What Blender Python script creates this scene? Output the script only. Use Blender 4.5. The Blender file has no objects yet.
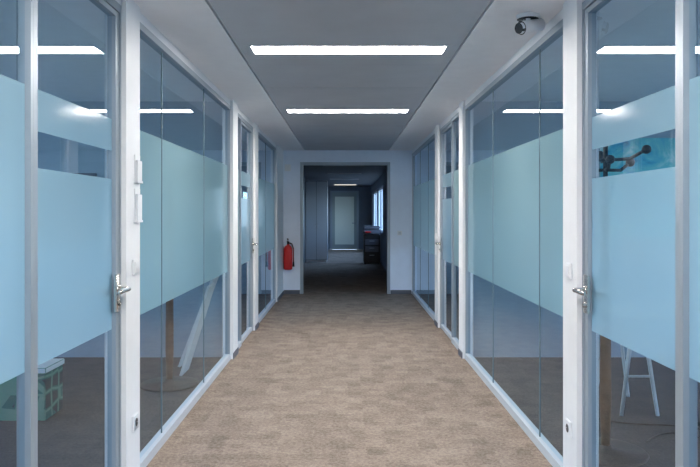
import bpy, bmesh, math
from mathutils import Vector, Matrix
C=bpy.context; D=bpy.data
sc=C.scene
sc.view_settings.view_transform='Standard'
sc.view_settings.look='None'
# ------------------------------------------------------------ materials
def mat(name):
    m=D.materials.new(name); m.use_nodes=True
    nt=m.node_tree; nt.nodes.clear()
    out=nt.nodes.new('ShaderNodeOutputMaterial')
    return m,nt,out
def N(nt,t,**kw):
    n=nt.nodes.new(t)
    for k,v in kw.items(): setattr(n,k,v)
    return n
def prin(name,col,rough=.6,metal=0,noise=0.0,nscale=8,bump=0,bscale=200,emis=None,estr=0):
    m,nt,out=mat(name)
    p=N(nt,'ShaderNodeBsdfPrincipled'); nt.links.new(p.outputs[0],out.inputs[0])
    p.inputs['Roughness'].default_value=rough; p.inputs['Metallic'].default_value=metal
    tc=N(nt,'ShaderNodeTexCoord')
    n=N(nt,'ShaderNodeTexNoise'); n.inputs['Scale'].default_value=nscale; n.inputs['Detail'].default_value=4
    nt.links.new(tc.outputs['Object'],n.inputs['Vector'])
    r=N(nt,'ShaderNodeValToRGB')
    r.color_ramp.elements[0].position=.3; r.color_ramp.elements[1].position=.7
    r.color_ramp.elements[0].color=[c*(1-noise) for c in col]+[1]
    r.color_ramp.elements[1].color=[min(1,c*(1+noise)) for c in col]+[1]
    nt.links.new(n.outputs['Fac'],r.inputs[0]); nt.links.new(r.outputs[0],p.inputs['Base Color'])
    if bump:
        n2=N(nt,'ShaderNodeTexNoise'); n2.inputs['Scale'].default_value=bscale
        nt.links.new(tc.outputs['Object'],n2.inputs['Vector'])
        b=N(nt,'ShaderNodeBump'); b.inputs['Strength'].default_value=bump; b.inputs['Distance'].default_value=.01
        nt.links.new(n2.outputs['Fac'],b.inputs['Height']); nt.links.new(b.outputs[0],p.inputs['Normal'])
    if emis:
        p.inputs['Emission Color'].default_value=emis+(1,); p.inputs['Emission Strength'].default_value=estr
    return m
def schlick(nt,f0=.04,boost=2.0):
    lw=N(nt,'ShaderNodeLayerWeight'); lw.inputs['Blend'].default_value=.5
    pw=N(nt,'ShaderNodeMath',operation='POWER'); pw.inputs[1].default_value=5
    nt.links.new(lw.outputs['Facing'],pw.inputs[0])
    ma=N(nt,'ShaderNodeMath',operation='MULTIPLY_ADD'); ma.inputs[1].default_value=1-f0; ma.inputs[2].default_value=f0
    nt.links.new(pw.outputs[0],ma.inputs[0])
    a=N(nt,'ShaderNodeMath',operation='MULTIPLY'); a.inputs[1].default_value=boost
    b=N(nt,'ShaderNodeMath',operation='ADD'); b.inputs[1].default_value=1
    c=N(nt,'ShaderNodeMath',operation='DIVIDE'); c.use_clamp=True
    nt.links.new(ma.outputs[0],a.inputs[0]); nt.links.new(ma.outputs[0],b.inputs[0])
    nt.links.new(a.outputs[0],c.inputs[0]); nt.links.new(b.outputs[0],c.inputs[1])
    return c.outputs[0]
def glass_mat(name,tint):
    m,nt,out=mat(name)
    t=N(nt,'ShaderNodeBsdfTransparent'); t.inputs[0].default_value=tint+(1,)
    g=N(nt,'ShaderNodeBsdfGlossy'); g.inputs['Roughness'].default_value=.0; g.inputs[0].default_value=(.85,.93,1,1)
    mx=N(nt,'ShaderNodeMixShader')
    nt.links.new(schlick(nt,.04,1.5),mx.inputs[0]); nt.links.new(t.outputs[0],mx.inputs[1]); nt.links.new(g.outputs[0],mx.inputs[2])
    nt.links.new(mx.outputs[0],out.inputs[0]); return m
def frost_mat(name,col):
    m,nt,out=mat(name)
    tr=N(nt,'ShaderNodeBsdfTranslucent'); tr.inputs[0].default_value=col+(1,)
    df=N(nt,'ShaderNodeBsdfDiffuse'); df.inputs[0].default_value=col+(1,)
    m1=N(nt,'ShaderNodeMixShader'); m1.inputs[0].default_value=.35
    nt.links.new(tr.outputs[0],m1.inputs[1]); nt.links.new(df.outputs[0],m1.inputs[2])
    tp=N(nt,'ShaderNodeBsdfTransparent'); tp.inputs[0].default_value=(.85,.95,1,1)
    m0=N(nt,'ShaderNodeMixShader'); m0.inputs[0].default_value=.2
    nt.links.new(m1.outputs[0],m0.inputs[1]); nt.links.new(tp.outputs[0],m0.inputs[2])
    g=N(nt,'ShaderNodeBsdfGlossy'); g.inputs['Roughness'].default_value=.12
    mx=N(nt,'ShaderNodeMixShader')
    nt.links.new(schlick(nt,.03,1.0),mx.inputs[0]); nt.links.new(m0.outputs[0],mx.inputs[1]); nt.links.new(g.outputs[0],mx.inputs[2])
    nt.links.new(mx.outputs[0],out.inputs[0]); return m
WHITE=prin('white_paint',(.80,.82,.85),.5,noise=.02)
WALLE=prin('end_wall_paint',(.78,.86,.98),.6,noise=.02)
PLAST=prin('ceiling_plaster',(.86,.87,.91),.7,noise=.02)
ALU=prin('aluminium',(.32,.38,.44),.4,.3)
PALU=prin('light_aluminium',(.56,.61,.66),.45,.2)
STEEL=prin('brushed_steel',(.72,.70,.66),.25,1)
DARK=prin('joint_seal',(.12,.18,.21),.5)
BASE=prin('baseboard_grey',(.10,.11,.14),.5)
PANEL=prin('ceiling_metal',(.47,.49,.54),.45,.1,noise=.05,nscale=3)
GAP=prin('ceiling_gap',(.08,.08,.09),.8)
GLASS=glass_mat('clear_glass',(.78,.89,.94))
WGLASS=glass_mat('window_glass',(.94,.97,.99))
FROST=frost_mat('frosted_film',(.39,.58,.60))
FROSTD=frost_mat('frosted_film_door',(.43,.63,.71))
WOOD=prin('wood',(.13,.05,.02),.5,noise=.3,nscale=12)
BLACK=prin('black_plastic',(.012,.014,.017),.5)
RED=prin('red_enamel',(.65,.02,.02),.3)
ROOMW=prin('room_wall_paint',(.36,.45,.53),.7,noise=.03)
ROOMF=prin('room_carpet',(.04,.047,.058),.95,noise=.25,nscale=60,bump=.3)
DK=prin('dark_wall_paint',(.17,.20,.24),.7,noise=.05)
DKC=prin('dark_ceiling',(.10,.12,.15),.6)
DOORG=prin('far_door_panel',(.34,.40,.40),.6)
def emit(name,col,s):
    m,nt,out=mat(name); e=N(nt,'ShaderNodeEmission'); e.inputs[0].default_value=col+(1,); e.inputs[1].default_value=s
    nt.links.new(e.outputs[0],out.inputs[0]); return m
LAMP=emit('lamp_diffuser',(1,.93,.86),74)
DIM=emit('dim_lamp_diffuser',(1,.93,.80),1.6)
# corridor carpet
def carpet():
    m,nt,out=mat('corridor_carpet')
    p=N(nt,'ShaderNodeBsdfPrincipled'); nt.links.new(p.outputs[0],out.inputs[0]); p.inputs['Roughness'].default_value=.95
    p.inputs['Specular IOR Level'].default_value=.15
    tc=N(nt,'ShaderNodeTexCoord')
    wn=N(nt,'ShaderNodeTexNoise'); wn.inputs['Scale'].default_value=55; nt.links.new(tc.outputs['Object'],wn.inputs['Vector'])
    vs=N(nt,'ShaderNodeVectorMath',operation='SCALE'); vs.inputs['Scale'].default_value=.05; nt.links.new(wn.outputs['Color'],vs.inputs[0])
    va=N(nt,'ShaderNodeVectorMath',operation='ADD'); nt.links.new(tc.outputs['Object'],va.inputs[0]); nt.links.new(vs.outputs[0],va.inputs[1])
    def brick(w,h,rot,off):
        mp=N(nt,'ShaderNodeMapping'); mp.inputs['Rotation'].default_value=(0,0,rot); mp.inputs['Location'].default_value=off
        nt.links.new(va.outputs[0],mp.inputs[0])
        b=N(nt,'ShaderNodeTexBrick'); b.inputs['Scale'].default_value=1; b.inputs['Brick Width'].default_value=w; b.inputs['Row Height'].default_value=h
        b.inputs['Mortar Size'].default_value=0; b.inputs['Color1'].default_value=(0,0,0,1); b.inputs['Color2'].default_value=(1,1,1,1)
        nt.links.new(mp.outputs[0],b.inputs['Vector']); return b.outputs['Color']
    a=brick(.13,.09,0,(0,0,0)); b=brick(.15,.11,math.pi/2,(.1,.2,0)); c=brick(.5,.5,0,(0,0,0))
    m1=N(nt,'ShaderNodeMix',data_type='RGBA'); m1.inputs[0].default_value=.5
    nt.links.new(a,m1.inputs[6]); nt.links.new(b,m1.inputs[7])
    m2=N(nt,'ShaderNodeMix',data_type='RGBA'); m2.inputs[0].default_value=.18
    nt.links.new(m1.outputs[2],m2.inputs[6]); nt.links.new(c,m2.inputs[7])
    n=N(nt,'ShaderNodeTexNoise'); n.inputs['Scale'].default_value=48; n.inputs['Detail'].default_value=8; n.inputs['Roughness'].default_value=.85
    nt.links.new(tc.outputs['Object'],n.inputs['Vector'])
    m3=N(nt,'ShaderNodeMix',data_type='RGBA'); m3.inputs[0].default_value=.84
    nt.links.new(m2.outputs[2],m3.inputs[6]); nt.links.new(n.outputs['Fac'],m3.inputs[7])
    r=N(nt,'ShaderNodeValToRGB'); r.color_ramp.elements[0].position=.34; r.color_ramp.elements[1].position=.66
    r.color_ramp.elements[0].color=(.125,.098,.080,1); r.color_ramp.elements[1].color=(.40,.325,.27,1)
    nt.links.new(m3.outputs[2],r.inputs[0]); nt.links.new(r.outputs[0],p.inputs['Base Color'])
    n2=N(nt,'ShaderNodeTexNoise'); n2.inputs['Scale'].default_value=160; nt.links.new(tc.outputs['Object'],n2.inputs['Vector'])
    bm=N(nt,'ShaderNodeBump'); bm.inputs['Strength'].default_value=.7; bm.inputs['Distance'].default_value=.01
    nt.links.new(n2.outputs['Fac'],bm.inputs['Height']); nt.links.new(bm.outputs[0],p.inputs['Normal'])
    return m
CARPET=carpet()
def art():
    m,nt,out=mat('poster_print'); p=N(nt,'ShaderNodeBsdfPrincipled'); nt.links.new(p.outputs[0],out.inputs[0])
    tc=N(nt,'ShaderNodeTexCoord'); n=N(nt,'ShaderNodeTexNoise'); n.inputs['Scale'].default_value=3.2; n.inputs['Detail'].default_value=5; n.inputs['Distortion'].default_value=1.5
    nt.links.new(tc.outputs['Object'],n.inputs['Vector']); r=N(nt,'ShaderNodeValToRGB'); e=r.color_ramp.elements
    e[0].position=.3; e[0].color=(.02,.16,.30,1); e[1].position=.7; e[1].color=(.7,.85,.85,1)
    x=e.new(.42); x.color=(.04,.42,.6,1); x=e.new(.54); x.color=(.15,.6,.62,1)
    nt.links.new(n.outputs['Fac'],r.inputs[0]); nt.links.new(r.outputs[0],p.inputs['Base Color']); return m
ART=art()
def boxpat():
    m,nt,out=mat('teal_pattern'); p=N(nt,'ShaderNodeBsdfPrincipled'); nt.links.new(p.outputs[0],out.inputs[0])
    tc=N(nt,'ShaderNodeTexCoord'); v=N(nt,'ShaderNodeTexVoronoi',feature='DISTANCE_TO_EDGE'); v.inputs['Scale'].default_value=9; v.inputs['Randomness'].default_value=.3
    nt.links.new(tc.outputs['Object'],v.inputs['Vector']); r=N(nt,'ShaderNodeValToRGB'); r.color_ramp.interpolation='CONSTANT'; e=r.color_ramp.elements
    e[0].position=0; e[0].color=(.14,.34,.26,1); e[1].position=.07; e[1].color=(.02,.16,.15,1); x=e.new(.16); x.color=(.01,.04,.05,1)
    nt.links.new(v.outputs[0],r.inputs[0]); nt.links.new(r.outputs[0],p.inputs['Base Color']); return m
PAT=boxpat()
# ------------------------------------------------------------ mesh builder
class B:
    def __init__(s,name): s.name=name; s.bm=bmesh.new(); s.mats=[]
    def mi(s,m):
        if m not in s.mats: s.mats.append(m)
        return s.mats.index(m)
    def _f(s,n0,m,smooth=False):
        i=s.mi(m); s.bm.faces.ensure_lookup_table()
        for f in s.bm.faces[n0:]: f.material_index=i; f.smooth=smooth
    def box(s,x0,x1,y0,y1,z0,z1,m,bev=0,rot=None):
        n0=len(s.bm.faces)
        x0,x1=sorted((x0,x1)); y0,y1=sorted((y0,y1)); z0,z1=sorted((z0,z1))
        c=Vector(((x0+x1)/2,(y0+y1)/2,(z0+z1)/2))
        r=bmesh.ops.create_cube(s.bm,size=1)
        for v in r['verts']:
            v.co=Vector((v.co.x*(x1-x0),v.co.y*(y1-y0),v.co.z*(z1-z0)))
            if rot: v.co=rot@v.co
            v.co+=c
        if bev:
            es=list({e for v in r['verts'] for e in v.link_edges})
            bmesh.ops.bevel(s.bm,geom=es,offset=bev,segments=2,affect='EDGES')
        s._f(n0,m); return s
    def quad(s,pts,m):
        n0=len(s.bm.faces); s.bm.faces.new([s.bm.verts.new(p) for p in pts]); s._f(n0,m)
    def cyl(s,p,q,r0,r1,m,seg=24):
        n0=len(s.bm.faces); p=Vector(p); q=Vector(q); d=q-p
        M=Matrix.Translation((p+q)/2)@d.to_track_quat('Z','Y').to_matrix().to_4x4()
        bmesh.ops.create_cone(s.bm,cap_ends=True,segments=seg,radius1=r0,radius2=r1,depth=d.length,matrix=M)
        s._f(n0,m,True)
        for f in s.bm.faces[n0:]:
            if len(f.verts)>4: f.smooth=False
    def sph(s,c,r,m,sc3=(1,1,1)):
        n0=len(s.bm.faces)
        bmesh.ops.create_uvsphere(s.bm,u_segments=20,v_segments=12,radius=r,matrix=Matrix.Translation(c)@Matrix.Diagonal((*sc3,1)))
        s._f(n0,m,True)
    def lathe(s,c,prof,m,seg=32):
        n0=len(s.bm.faces); rings=[]
        for r,z in prof:
            rings.append([s.bm.verts.new((c[0]+r*math.cos(2*math.pi*k/seg),c[1]+r*math.sin(2*math.pi*k/seg),c[2]+z)) for k in range(seg)])
        for a,b in zip(rings,rings[1:]):
            for k in range(seg): s.bm.faces.new((a[k],a[(k+1)%seg],b[(k+1)%seg],b[k]))
        s.bm.faces.new(rings[0][::-1]); s.bm.faces.new(rings[-1])
        s._f(n0,m,True)
    def tube(s,pts,r,m):
        for a,b in zip(pts,pts[1:]): s.cyl(a,b,r,r,m,12)
        for a in pts[1:-1]: s.sph(a,r,m)
    def done(s):
        me=D.meshes.new(s.name); s.bm.to_mesh(me); s.bm.free()
        for m in s.mats: me.materials.append(m)
        xs=[v.co for v in me.vertices]
        c=Vector([(min(v[i] for v in xs)+max(v[i] for v in xs))/2 for i in range(3)])
        c.z=min(v.z for v in xs)
        me.transform(Matrix.Translation(-c))
        o=D.objects.new(s.name,me); o.location=c; sc.collection.objects.link(o); return o
H=2.57; WL=1.16; WR=1.20; EY=12.2; XR=5.2; FE=27.0
# ------------------------------------------------------------ floor / ceiling
b=B('floor'); b.box(-1.2,1.24,-3.1,FE,-.1,0,CARPET); b.done()
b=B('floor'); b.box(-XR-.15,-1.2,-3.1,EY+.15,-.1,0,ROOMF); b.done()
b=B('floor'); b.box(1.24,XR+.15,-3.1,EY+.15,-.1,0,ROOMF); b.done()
b=B('ceiling')
b.box(-XR-.15,-.745,-3.1,EY,H,H+.1,PLAST); b.box(.78,XR+.15,-3.1,EY,H,H+.1,PLAST)
b.box(-.745,.78,-3.1,EY,H+.05,H+.1,GAP)
lights=[4.69,7.50,1.86,-.95]
cuts=sorted([(l-.125,l+.125) for l in lights])
segs=[]; cur=-3.1
for a,c in cuts: segs.append((cur,a,)); cur=c
segs.append((cur,EY))
for a,c in segs:
    n=max(1,round((c-a)/1.3)); 
    for k in range(n):
        y0=a+(c-a)*k/n; y1=a+(c-a)*(k+1)/n
        b.box(-.733,.768,y0+.003,y1-.003,H+.004,H+.05,PANEL)
for a,c in cuts:
    b.box(-.733,-.655,a,c,H+.004,H+.05,PANEL); b.box(.69,.768,a,c,H+.004,H+.05,PANEL)
b.done()
for l in lights:
    b=B('ceiling_light')
    b.box(-.653,.688,l-.122,l+.122,H+.035,H+.048,WHITE)
    b.box(-.653,.688,l-.122,l-.108,H+.0,H+.035,PALU); b.box(-.653,.688,l+.108,l+.122,H+.0,H+.035,PALU)
    b.box(-.653,-.64,l-.108,l+.108,H+.0,H+.035,PALU); b.box(.675,.688,l-.108,l+.108,H+.0,H+.035,PALU)
    b.box(-.64,.675,l-.108,l+.108,H+.006,H+.02,LAMP); b.done()
# ------------------------------------------------------------ glazed partitions
F0,F1=.87,1.92
def partition(s,W,pil,doors,glz,name):
    X=lambda u:s*(W+u)
    b=B(name)
    yend=EY
    b.box(X(-.012),X(.07),-3.1,yend,2.51,H,WHITE)
    for (a,c) in pil:
        b.box(X(-.04),X(.07),a,c,0,2.51,WHITE)
        b.box(X(-.04),X(-.015),a,c,2.51,H,WHITE)
        b.box(X(-.048),X(-.04),a,c,0,.06,BASE)
    def pane(y0,y1,z0,z1,m):
        b.quad([(X(.01),y0,z0),(X(.01),y1,z0),(X(.01),y1,z1),(X(.01),y0,z1)],m)
    for (a,c,joints) in glz:
        b.box(X(-.018),X(.04),a,c,0,.055,PALU); b.box(X(-.018),X(.04),a,c,2.47,2.51,ALU)
        b.box(X(-.012),X(.035),a,a+.02,.055,2.47,ALU); b.box(X(-.012),X(.035),c-.02,c,.055,2.47,ALU)
        pane(a,c,.055,F0,GLASS); pane(a,c,F0,F1,FROST if a>0 else FROSTD); pane(a,c,F1,2.47,GLASS)
        for j in joints: b.box(X(.006),X(.014),j-.004,j+.004,.055,2.47,DARK)
    o=b.done()
    for (a,c) in doors:
        b=B('door_frame')
        b.box(X(-.012),X(.05),a+.001,a+.022,0,2.505,ALU); b.box(X(-.015),X(.05),c-.02,c-.001,0,2.505,ALU); b.box(X(-.015),X(.05),a+.022,c-.02,2.465,2.505,ALU)
        b.done()
        b=B('door_glazed'); y0=a+.027; y1=c-.024
        b.box(X(-.008),X(.03),y0,y0+.018,.01,2.46,ALU); b.box(X(-.010),X(.03),y1-.045,y1,.01,2.46,ALU)
        b.box(X(-.010),X(.03),y0+.018,y1-.045,.01,.055,PALU); b.box(X(-.010),X(.03),y0+.018,y1-.045,2.435,2.46,ALU)
        def pane2(z0,z1,m): b.quad([(X(.01),y0+.015,z0),(X(.01),y1-.04,z0),(X(.01),y1-.04,z1),(X(.01),y0+.015,z1)],m)
        pane2(.055,F0,GLASS); pane2(F0,1.62,FROSTD); pane2(1.62,1.76,GLASS); pane2(1.76,F1,FROSTD); pane2(F1,2.435,GLASS)
        hy=y1-.04
        for side in(-1,1):
            uo=-.010 if side<0 else .03
            b.box(X(uo),X(uo+side*.012),hy-.033,hy+.033,.955,1.145,STEEL,bev=.004)
            p=(X(uo+side*.01),hy,1.07)
            b.tube([p,(X(uo+side*.062),hy,1.07),(X(uo+side*.066),hy-.13,1.07)],.012,STEEL)
            b.sph((X(uo+side*.066),hy-.13,1.07),.012,STEEL)
            b.cyl((X(uo),hy,1.07),(X(uo+side*.02),hy,1.07),.021,.019,STEEL)
            b.cyl((X(uo),hy,.995),(X(uo+side*.022),hy,.995),.013,.013,STEEL)
            b.cyl((X(uo),hy,.995),(X(uo+side*.023),hy,.995),.006,.006,BLACK)
        b.done()
    return o
partition(-1,WL,[(3.47,3.70),(6.75,7.05),(8.40,8.70),(11.1,EY)],[(2.5,3.47),(7.45,8.40)],
  [(-3.1,2.5,[-1.8,-.6,.6,1.55]),(3.70,6.75,[4.32,5.6]),(7.05,7.45,[]),(8.70,11.1,[9.9])],'wall_left')
partition(1,WR,[(3.42,3.64),(6.78,7.0),(8.60,8.90)],[(2.42,3.42),(7.65,8.60)],
  [(-3.1,2.42,[-1.8,-.6,.6,1.55]),(3.64,6.78,[4.25,5.6]),(7.0,7.65,[]),(8.90,EY,[10.0,11.1])],'wall_right')
# ------------------------------------------------------------ end wall with opening
ox0,ox1,oz=-.82,.79,2.36
b=B('wall_end')
b.box(-1.23,ox0,EY,EY+.15,0,H+.1,WALLE); b.box(ox1,1.27,EY,EY+.15,0,H+.1,WALLE); b.box(ox0,ox1,EY,EY+.15,oz,H+.1,WALLE); b.done()
b=B('trim_opening'); b.box(ox0,ox0+.05,EY-.01,EY+.16,0,oz-.05,ALU); b.box(ox1-.05,ox1,EY-.01,EY+.16,0,oz-.05,ALU); b.box(ox0,ox1,EY-.01,EY+.16,oz-.05,oz,ALU); b.done()
b=B('baseboard_end'); b.box(-1.11,ox0-.005,EY-.014,EY,0,.07,BASE); b.box(ox1+.005,1.17,EY-.014,EY,0,.07,BASE); b.done()
b=B('wall_back'); b.box(-XR-.15,XR+.15,-3.25,-3.1,0,H+.1,WHITE); b.done()
for s,W in((-1,WL),(1,WR)):
    b=B('wall_room_divider'); b.box(s*(W+.075),s*XR,6.84,6.95,0,H,ROOMW); b.done()
    b=B('wall_room_far'); b.box(s*(W+.075),s*(XR+.15),EY,EY+.15,0,H,ROOMW); b.done()
    b=B('wall_outer'); a,c=s*XR,s*(XR+.15)
    b.box(a,c,-3.1,EY,0,.85,ROOMW); b.box(a,c,-3.1,EY,2.4,H,ROOMW)
    wins=[(-2.8,-.3),(.1,2.9),(3.3,6.5),(7.3,9.5),(9.8,11.9)]
    cur=-3.1
    for w0,w1 in wins: b.box(a,c,cur,w0,.85,2.4,ROOMW); cur=w1
    b.box(a,c,cur,EY,.85,2.4,ROOMW); b.done()
    for w0,w1 in wins:
        b=B('window_1'); x0,x1=s*(XR+.05),s*(XR+.10)
        b.box(x0,x1,w0,w1,.85,.91,WHITE); b.box(x0,x1,w0,w1,2.34,2.4,WHITE)
        m=(w0+w1)/2
        for q in(w0+.03,m,w1-.03): b.box(x0,x1,q-.03,q+.03,.91,2.34,WHITE)
        b.quad([(s*(XR+.075),w0,.9),(s*(XR+.075),w1,.9),(s*(XR+.075),w1,2.35),(s*(XR+.075),w0,2.35)],WGLASS); b.done()
        L=D.lights.new('window_portal','AREA'); L.shape='RECTANGLE'; L.size=1.55; L.size_y=w1-w0; L.cycles.is_portal=True
        o=D.objects.new('window_portal',L); sc.collection.objects.link(o)
        o.location=(s*(XR+.12),m,1.625); o.rotation_euler=(0,s*math.pi/2,0)
# ------------------------------------------------------------ dark corridor behind
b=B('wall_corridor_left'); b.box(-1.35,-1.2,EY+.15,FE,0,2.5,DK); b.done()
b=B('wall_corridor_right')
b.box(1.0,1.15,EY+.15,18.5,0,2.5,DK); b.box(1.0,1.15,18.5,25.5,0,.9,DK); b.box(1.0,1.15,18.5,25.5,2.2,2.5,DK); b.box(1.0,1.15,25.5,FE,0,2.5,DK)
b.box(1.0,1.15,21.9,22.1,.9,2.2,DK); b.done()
L=D.lights.new('window_portal','AREA'); L.shape='RECTANGLE'; L.size=1.3; L.size_y=7; L.cycles.is_portal=True
o=D.objects.new('window_portal',L); sc.collection.objects.link(o); o.location=(1.2,22,1.55); o.rotation_euler=(0,math.pi/2,0)
for w0,w1 in((18.5,21.9),(22.1,25.5)):
    b=B('window_2')
    b.box(1.05,1.10,w0,w1,.9,.95,WHITE); b.box(1.05,1.10,w0,w1,2.15,2.2,WHITE)
    for q in(w0+.025,(w0+w1)/2,w1-.025): b.box(1.05,1.10,q-.025,q+.025,.95,2.15,WHITE)
    b.quad([(1.075,w0,.9),(1.075,w1,.9),(1.075,w1,2.2),(1.075,w0,2.2)],WGLASS); b.done()
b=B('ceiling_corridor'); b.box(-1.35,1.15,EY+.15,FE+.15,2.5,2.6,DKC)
for y in(15,18,21): b.box(-.5,.4,y-.08,y+.08,2.49,2.5,PANEL)
b.done()
b=B('ceiling_light'); b.box(-.45,.40,24.6,24.9,2.478,2.499,PALU); b.box(-.42,.37,24.63,24.87,2.47,2.479,DIM); b.done()
b=B('wall_far_light_stop'); b.box(-1.35,1.15,FE+.12,FE+.25,0,2.5,DK); b.done()  # solid slab added behind the far door to stop light leaking round its frame
b=B('wall_far_light_stop'); b.box(-1.35,-.625,FE,FE+.12,0,2.5,DK); b.done()
b=B('wall_far_light_stop'); b.box(.505,1.15,FE,FE+.12,0,2.5,DK); b.done()
b=B('wall_far_light_stop'); b.box(-.62,.50,FE,FE+.12,2.335,2.5,DK); b.done()
b=B('door_far'); y=FE
b.box(-.62,-.55,y-.02,y+.1,0,2.33,ALU); b.box(.43,.50,y-.02,y+.1,0,2.33,ALU); b.box(-.55,.43,y-.02,y+.1,2.26,2.33,ALU)
b.box(-.55,.43,y+.02,y+.06,.01,2.26,DOORG); b.box(-.44,.32,y+.012,y+.02,.2,2.1,prin('door_light_panel',(.80,.84,.74),.5))
b.tube([(.36,y+.02,1.05),(.36,y-.04,1.05),(.24,y-.04,1.05)],.012,STEEL); b.done()
b=B('tall_cupboard')
b.box(-1.19,-.55,20,20.9,.06,2.4,WHITE,bev=.005); b.box(-1.17,-.57,20.02,20.88,0,.06,BASE)
b.box(-1.175,-.875,19.985,20,.08,2.38,PALU); b.box(-.865,-.565,19.985,20,.08,2.38,PALU)
for x in(-.9,-.84): b.tube([(x,19.985,1.0),(x,19.96,1.0),(x,19.96,1.15),(x,19.985,1.15)],.006,STEEL)
b.done()
b=B('photocopier')
b.box(.50,.96,19.2,19.8,.04,.85,BLACK,bev=.02); b.box(.48,.97,19.18,19.8,.85,.98,BASE,bev=.02); b.box(.50,.96,19.22,19.78,.99,1.08,BLACK,bev=.02)
for z in(.15,.35,.55): b.box(.54,.92,19.19,19.2,z,z+.16,BASE); b.box(.66,.80,19.18,19.19,z+.1,z+.12,ALU)
b.box(.54,.7,19.1,19.18,.9,.93,RED)
for x in(.54,.92):
    for y in(19.25,19.75): b.cyl((x,y,0),(x,y,.04),.02,.02,BLACK)
b.done()
# ------------------------------------------------------------ small wall things
b=B('fire_extinguisher'); cx,cy=-1.03,EY-.10; z=.44
b.lathe((cx,cy,z),[(.055,0),(.075,.012),(.078,.03),(.078,.36),(.072,.395),(.05,.425),(.024,.44),(.022,.455)],RED)
b.lathe((cx,cy,z+.455),[(.02,0),(.02,.05),(.012,.06)],BLACK)
b.box(cx-.012,cx+.012,cy-.11,cy+.02,z+.50,z+.515,BLACK); b.box(cx-.012,cx+.012,cy-.10,cy+.0,z+.535,z+.55,BLACK,rot=Matrix.Rotation(-.25,3,'X'))
b.tube([(cx+.02,cy,z+.48),(cx+.07,cy-.01,z+.46),(cx+.098,cy-.02,z+.38),(cx+.098,cy-.02,z+.15)],.011,BLACK)
b.cyl((cx+.098,cy-.02,z+.15),(cx+.098,cy-.02,z+.06),.014,.02,BLACK)
b.box(cx-.04,cx+.04,cy-.0795,cy-.074,z+.15,z+.30,WHITE)
b.box(cx-.02,cx+.02,cy+.06,EY,z+.1,z+.45,STEEL); b.done()
b=B('sign_fire'); b.box(-1.10,-.99,EY-.006,EY,2.2,2.32,WHITE); b.done()
b=B('light_switch'); b.box(.92,1.0,EY-.012,EY,1.05,1.13,WHITE,bev=.002); b.box(.935,.985,EY-.016,EY-.012,1.065,1.115,PALU,bev=.001); b.done()
def plate(s,W,y,z,name):
    X=lambda u:s*(W+u)
    b=B(name); b.box(X(-.04),X(-.052),y-.041,y+.041,z-.041,z+.041,WHITE,bev=.003)
    if name=='light_switch': b.box(X(-.052),X(-.058),y-.028,y+.028,z-.028,z+.028,WHITE,bev=.002)
    else: b.cyl((X(-.052),y,z),(X(-.0535),y,z),.022,.022,PALU); b.cyl((X(-.0535),y-.009,z),(X(-.054),y-.009,z),.003,.003,BLACK,8); b.cyl((X(-.0535),y+.009,z),(X(-.054),y+.009,z),.003,.003,BLACK,8)
    b.done()
plate(-1,WL,3.60,1.165,'light_switch'); plate(-1,WL,3.60,.345,'wall_socket')
plate(1,WR,3.53,1.15,'light_switch'); plate(1,WR,3.53,.335,'wall_socket')
plate(1,WR,8.75,1.15,'light_switch')
for z0,z1 in((1.61,1.76),(1.40,1.58)):
    b=B('room_sign'); b.box(-WL+.04,-WL+.045,3.60,3.69,z0,z1,WHITE,bev=.001); b.box(-WL+.045,-WL+.057,3.605,3.685,z0+.005,z1-.03,PALU,bev=.002)
    b.box(-WL+.045,-WL+.06,3.6,3.69,z0,z0+.012,WHITE); b.done()
b=B('ceiling_camera'); cx,cy=1.03,3.86
b.cyl((cx,cy,H),(cx,cy,H-.022),.065,.06,WHITE); b.cyl((cx,cy,H-.02),(cx,cy,H-.05),.022,.022,WHITE)
b.sph((cx,cy,H-.06),.028,BLACK)
b.cyl((cx+.08,cy+.02,H-.045),(cx-.05,cy-.05,H-.085),.034,.038,WHITE); b.cyl((cx-.05,cy-.05,H-.085),(cx-.066,cy-.06,H-.09),.032,.03,BLACK)
b.done()
# ------------------------------------------------------------ furniture in the rooms
def coat_stand(x,y):
    b=B('coat_stand')
    b.lathe((x,y,0),[(.24,0),(.245,.008),(.235,.018),(.04,.028),(.03,.05)],BLACK,48)
    b.lathe((x,y,.05),[(.026,0),(.034,.25),(.030,.9),(.022,1.60)],WOOD,24)
    b.cyl((x,y,1.65),(x,y,1.86),.014,.014,BLACK); b.sph((x,y,1.88),.028,BLACK)
    for k in range(6):
        a=k*math.pi/3+.3; z=1.71+.06*(k%2); r=.18+.06*(k%2)
        p=(x+r*math.cos(a),y+r*math.sin(a),z+.05)
        b.tube([(x,y,z),(x+.6*r*math.cos(a),y+.6*r*math.sin(a),z),p],.010,BLACK); b.sph(p,.027,BLACK)
    b.done()
coat_stand(-1.49,5.75); coat_stand(1.57,4.12)
for k,(y0,xb,xt,h) in enumerate([(6.05,-1.46,-1.21,.80),(6.40,-1.56,-1.235,.86)]):
    b=B('leaning_board'); t=.022; y1=y0+.28
    vs=[]
    for yy in(y0,y1):
        vs.append([b.bm.verts.new(p) for p in((xb,yy,0),(xb-t,yy,.006),(xt-t,yy,h),(xt,yy,h-.006))])
    a_,c_=vs; b.bm.faces.new(a_); b.bm.faces.new(c_[::-1])
    for i in range(4): b.bm.faces.new((a_[i],a_[(i+1)%4],c_[(i+1)%4],c_[i]))
    b._f(0,WHITE); bmesh.ops.recalc_face_normals(b.bm,faces=b.bm.faces[:]); b.done()
b=B('storage_box'); b.box(-2.42,-2.10,4.75,5.05,0,.33,PAT,bev=.004); b.box(-2.43,-2.09,4.74,5.06,.33,.37,PAT,bev=.004)
b.box(-2.30,-2.22,4.735,4.745,.2,.24,WHITE); b.done()
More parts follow.
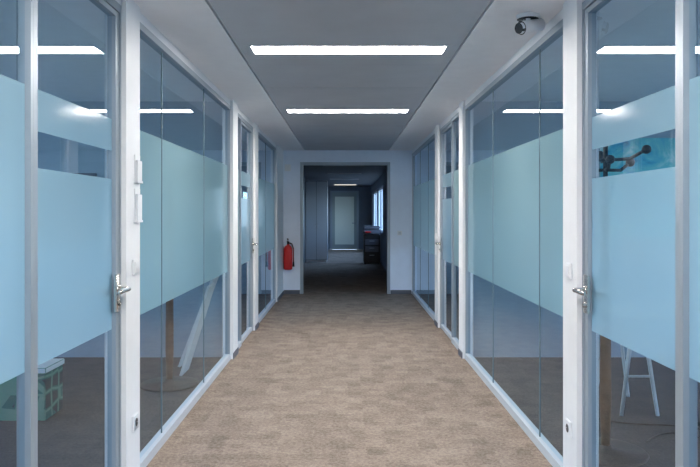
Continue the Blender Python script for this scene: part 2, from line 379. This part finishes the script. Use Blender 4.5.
def table(x0,x1,y0,y1):
    b=B('trestle_table'); b.box(x0,x1,y0,y1,.71,.735,WHITE,bev=.004)
    for x in(x0+.15,x1-.15):
        for yy,sg in((y0+.12,1),(y1-.12,-1)):
            for dx in(-.10,.10):
                b.cyl((x+dx*1.3,yy,0),(x+dx*.3,yy+sg*.03,.71),.013,.016,PALU,16)
        b.box(x-.02,x+.02,y0+.1,y1-.1,.68,.71,WHITE)
        b.cyl((x-.1,y0+.13,.28),(x+.1,y0+.13,.28),.009,.009,PALU,12)
    b.done()
table(1.95,3.5,4.75,5.5)
table(-3.9,-2.5,4.9,5.6)
def cable(pts,name='floor_cable'):
    cu=D.curves.new(name,'CURVE'); cu.dimensions='3D'; cu.bevel_depth=.005; sp=cu.splines.new('NURBS'); sp.points.add(len(pts)-1)
    for p,q in zip(sp.points,pts): p.co=(q[0],q[1],.006,1)
    sp.use_endpoint_u=True; sp.order_u=4; cu.materials.append(BLACK); o=D.objects.new(name,cu); sc.collection.objects.link(o)
cable([(1.9,4.3),(2.1,4.55),(2.35,4.4),(2.2,4.15),(2.5,4.1),(2.8,4.5),(3.1,4.4),(3.3,4.7)])
cable([(1.6,4.9),(1.9,4.62),(2.2,4.7),(2.5,4.45),(2.7,4.2),(3.2,4.1)])
b=B('office_chair'); x,y=2.5,4.35
for k in range(5):
    a=k*2*math.pi/5+.2; e=(x+.26*math.cos(a),y+.26*math.sin(a),.07); b.tube([(x,y,.11),e],.016,BLACK); b.sph((e[0],e[1],.03),.03,BLACK)
b.cyl((x,y,.1),(x,y,.43),.025,.02,STEEL); b.box(x-.23,x+.23,y-.23,y+.23,.43,.50,RED,bev=.025)
b.box(x-.03,x+.03,y-.26,y-.22,.45,.72,BLACK); b.box(x-.21,x+.21,y-.28,y-.23,.62,.86,BLACK,bev=.02); b.done()
b=B('wall_poster'); b.box(2.55,3.45,6.815,6.84,1.2,2.2,ART); b.done()
b=B('wall_poster'); b.box(-3.3,-2.5,6.815,6.84,1.15,1.85,BASE,bev=.004); b.done()
# ------------------------------------------------------------ world
w=D.worlds.new('sky'); sc.world=w; w.use_nodes=True; nt=w.node_tree; nt.nodes.clear()
out=N(nt,'ShaderNodeOutputWorld'); bg=N(nt,'ShaderNodeBackground'); tc=N(nt,'ShaderNodeTexCoord'); sp=N(nt,'ShaderNodeSeparateXYZ'); r=N(nt,'ShaderNodeValToRGB')
mr=N(nt,'ShaderNodeMapRange'); mr.inputs[1].default_value=-.3; mr.inputs[2].default_value=.5
nt.links.new(tc.outputs['Generated'],sp.inputs[0]); nt.links.new(sp.outputs[2],mr.inputs[0]); nt.links.new(mr.outputs[0],r.inputs[0])
e=r.color_ramp.elements; e[0].position=.25; e[0].color=(.10,.13,.17,1); e[1].position=.9; e[1].color=(.36,.60,1,1); x=e.new(.42); x.color=(.60,.82,1,1)
nt.links.new(r.outputs[0],bg.inputs[0]); bg.inputs[1].default_value=7.5; nt.links.new(bg.outputs[0],out.inputs[0])
# ------------------------------------------------------------ camera
cam=D.cameras.new('camera'); co=D.objects.new('camera',cam); sc.collection.objects.link(co); sc.camera=co
cam.sensor_width=36; cam.lens=35.02; cam.shift_x=4/700; cam.shift_y=-20.5/700
co.location=(0,0,1.45); co.rotation_euler=(math.pi/2,0,0); cam.clip_start=.05
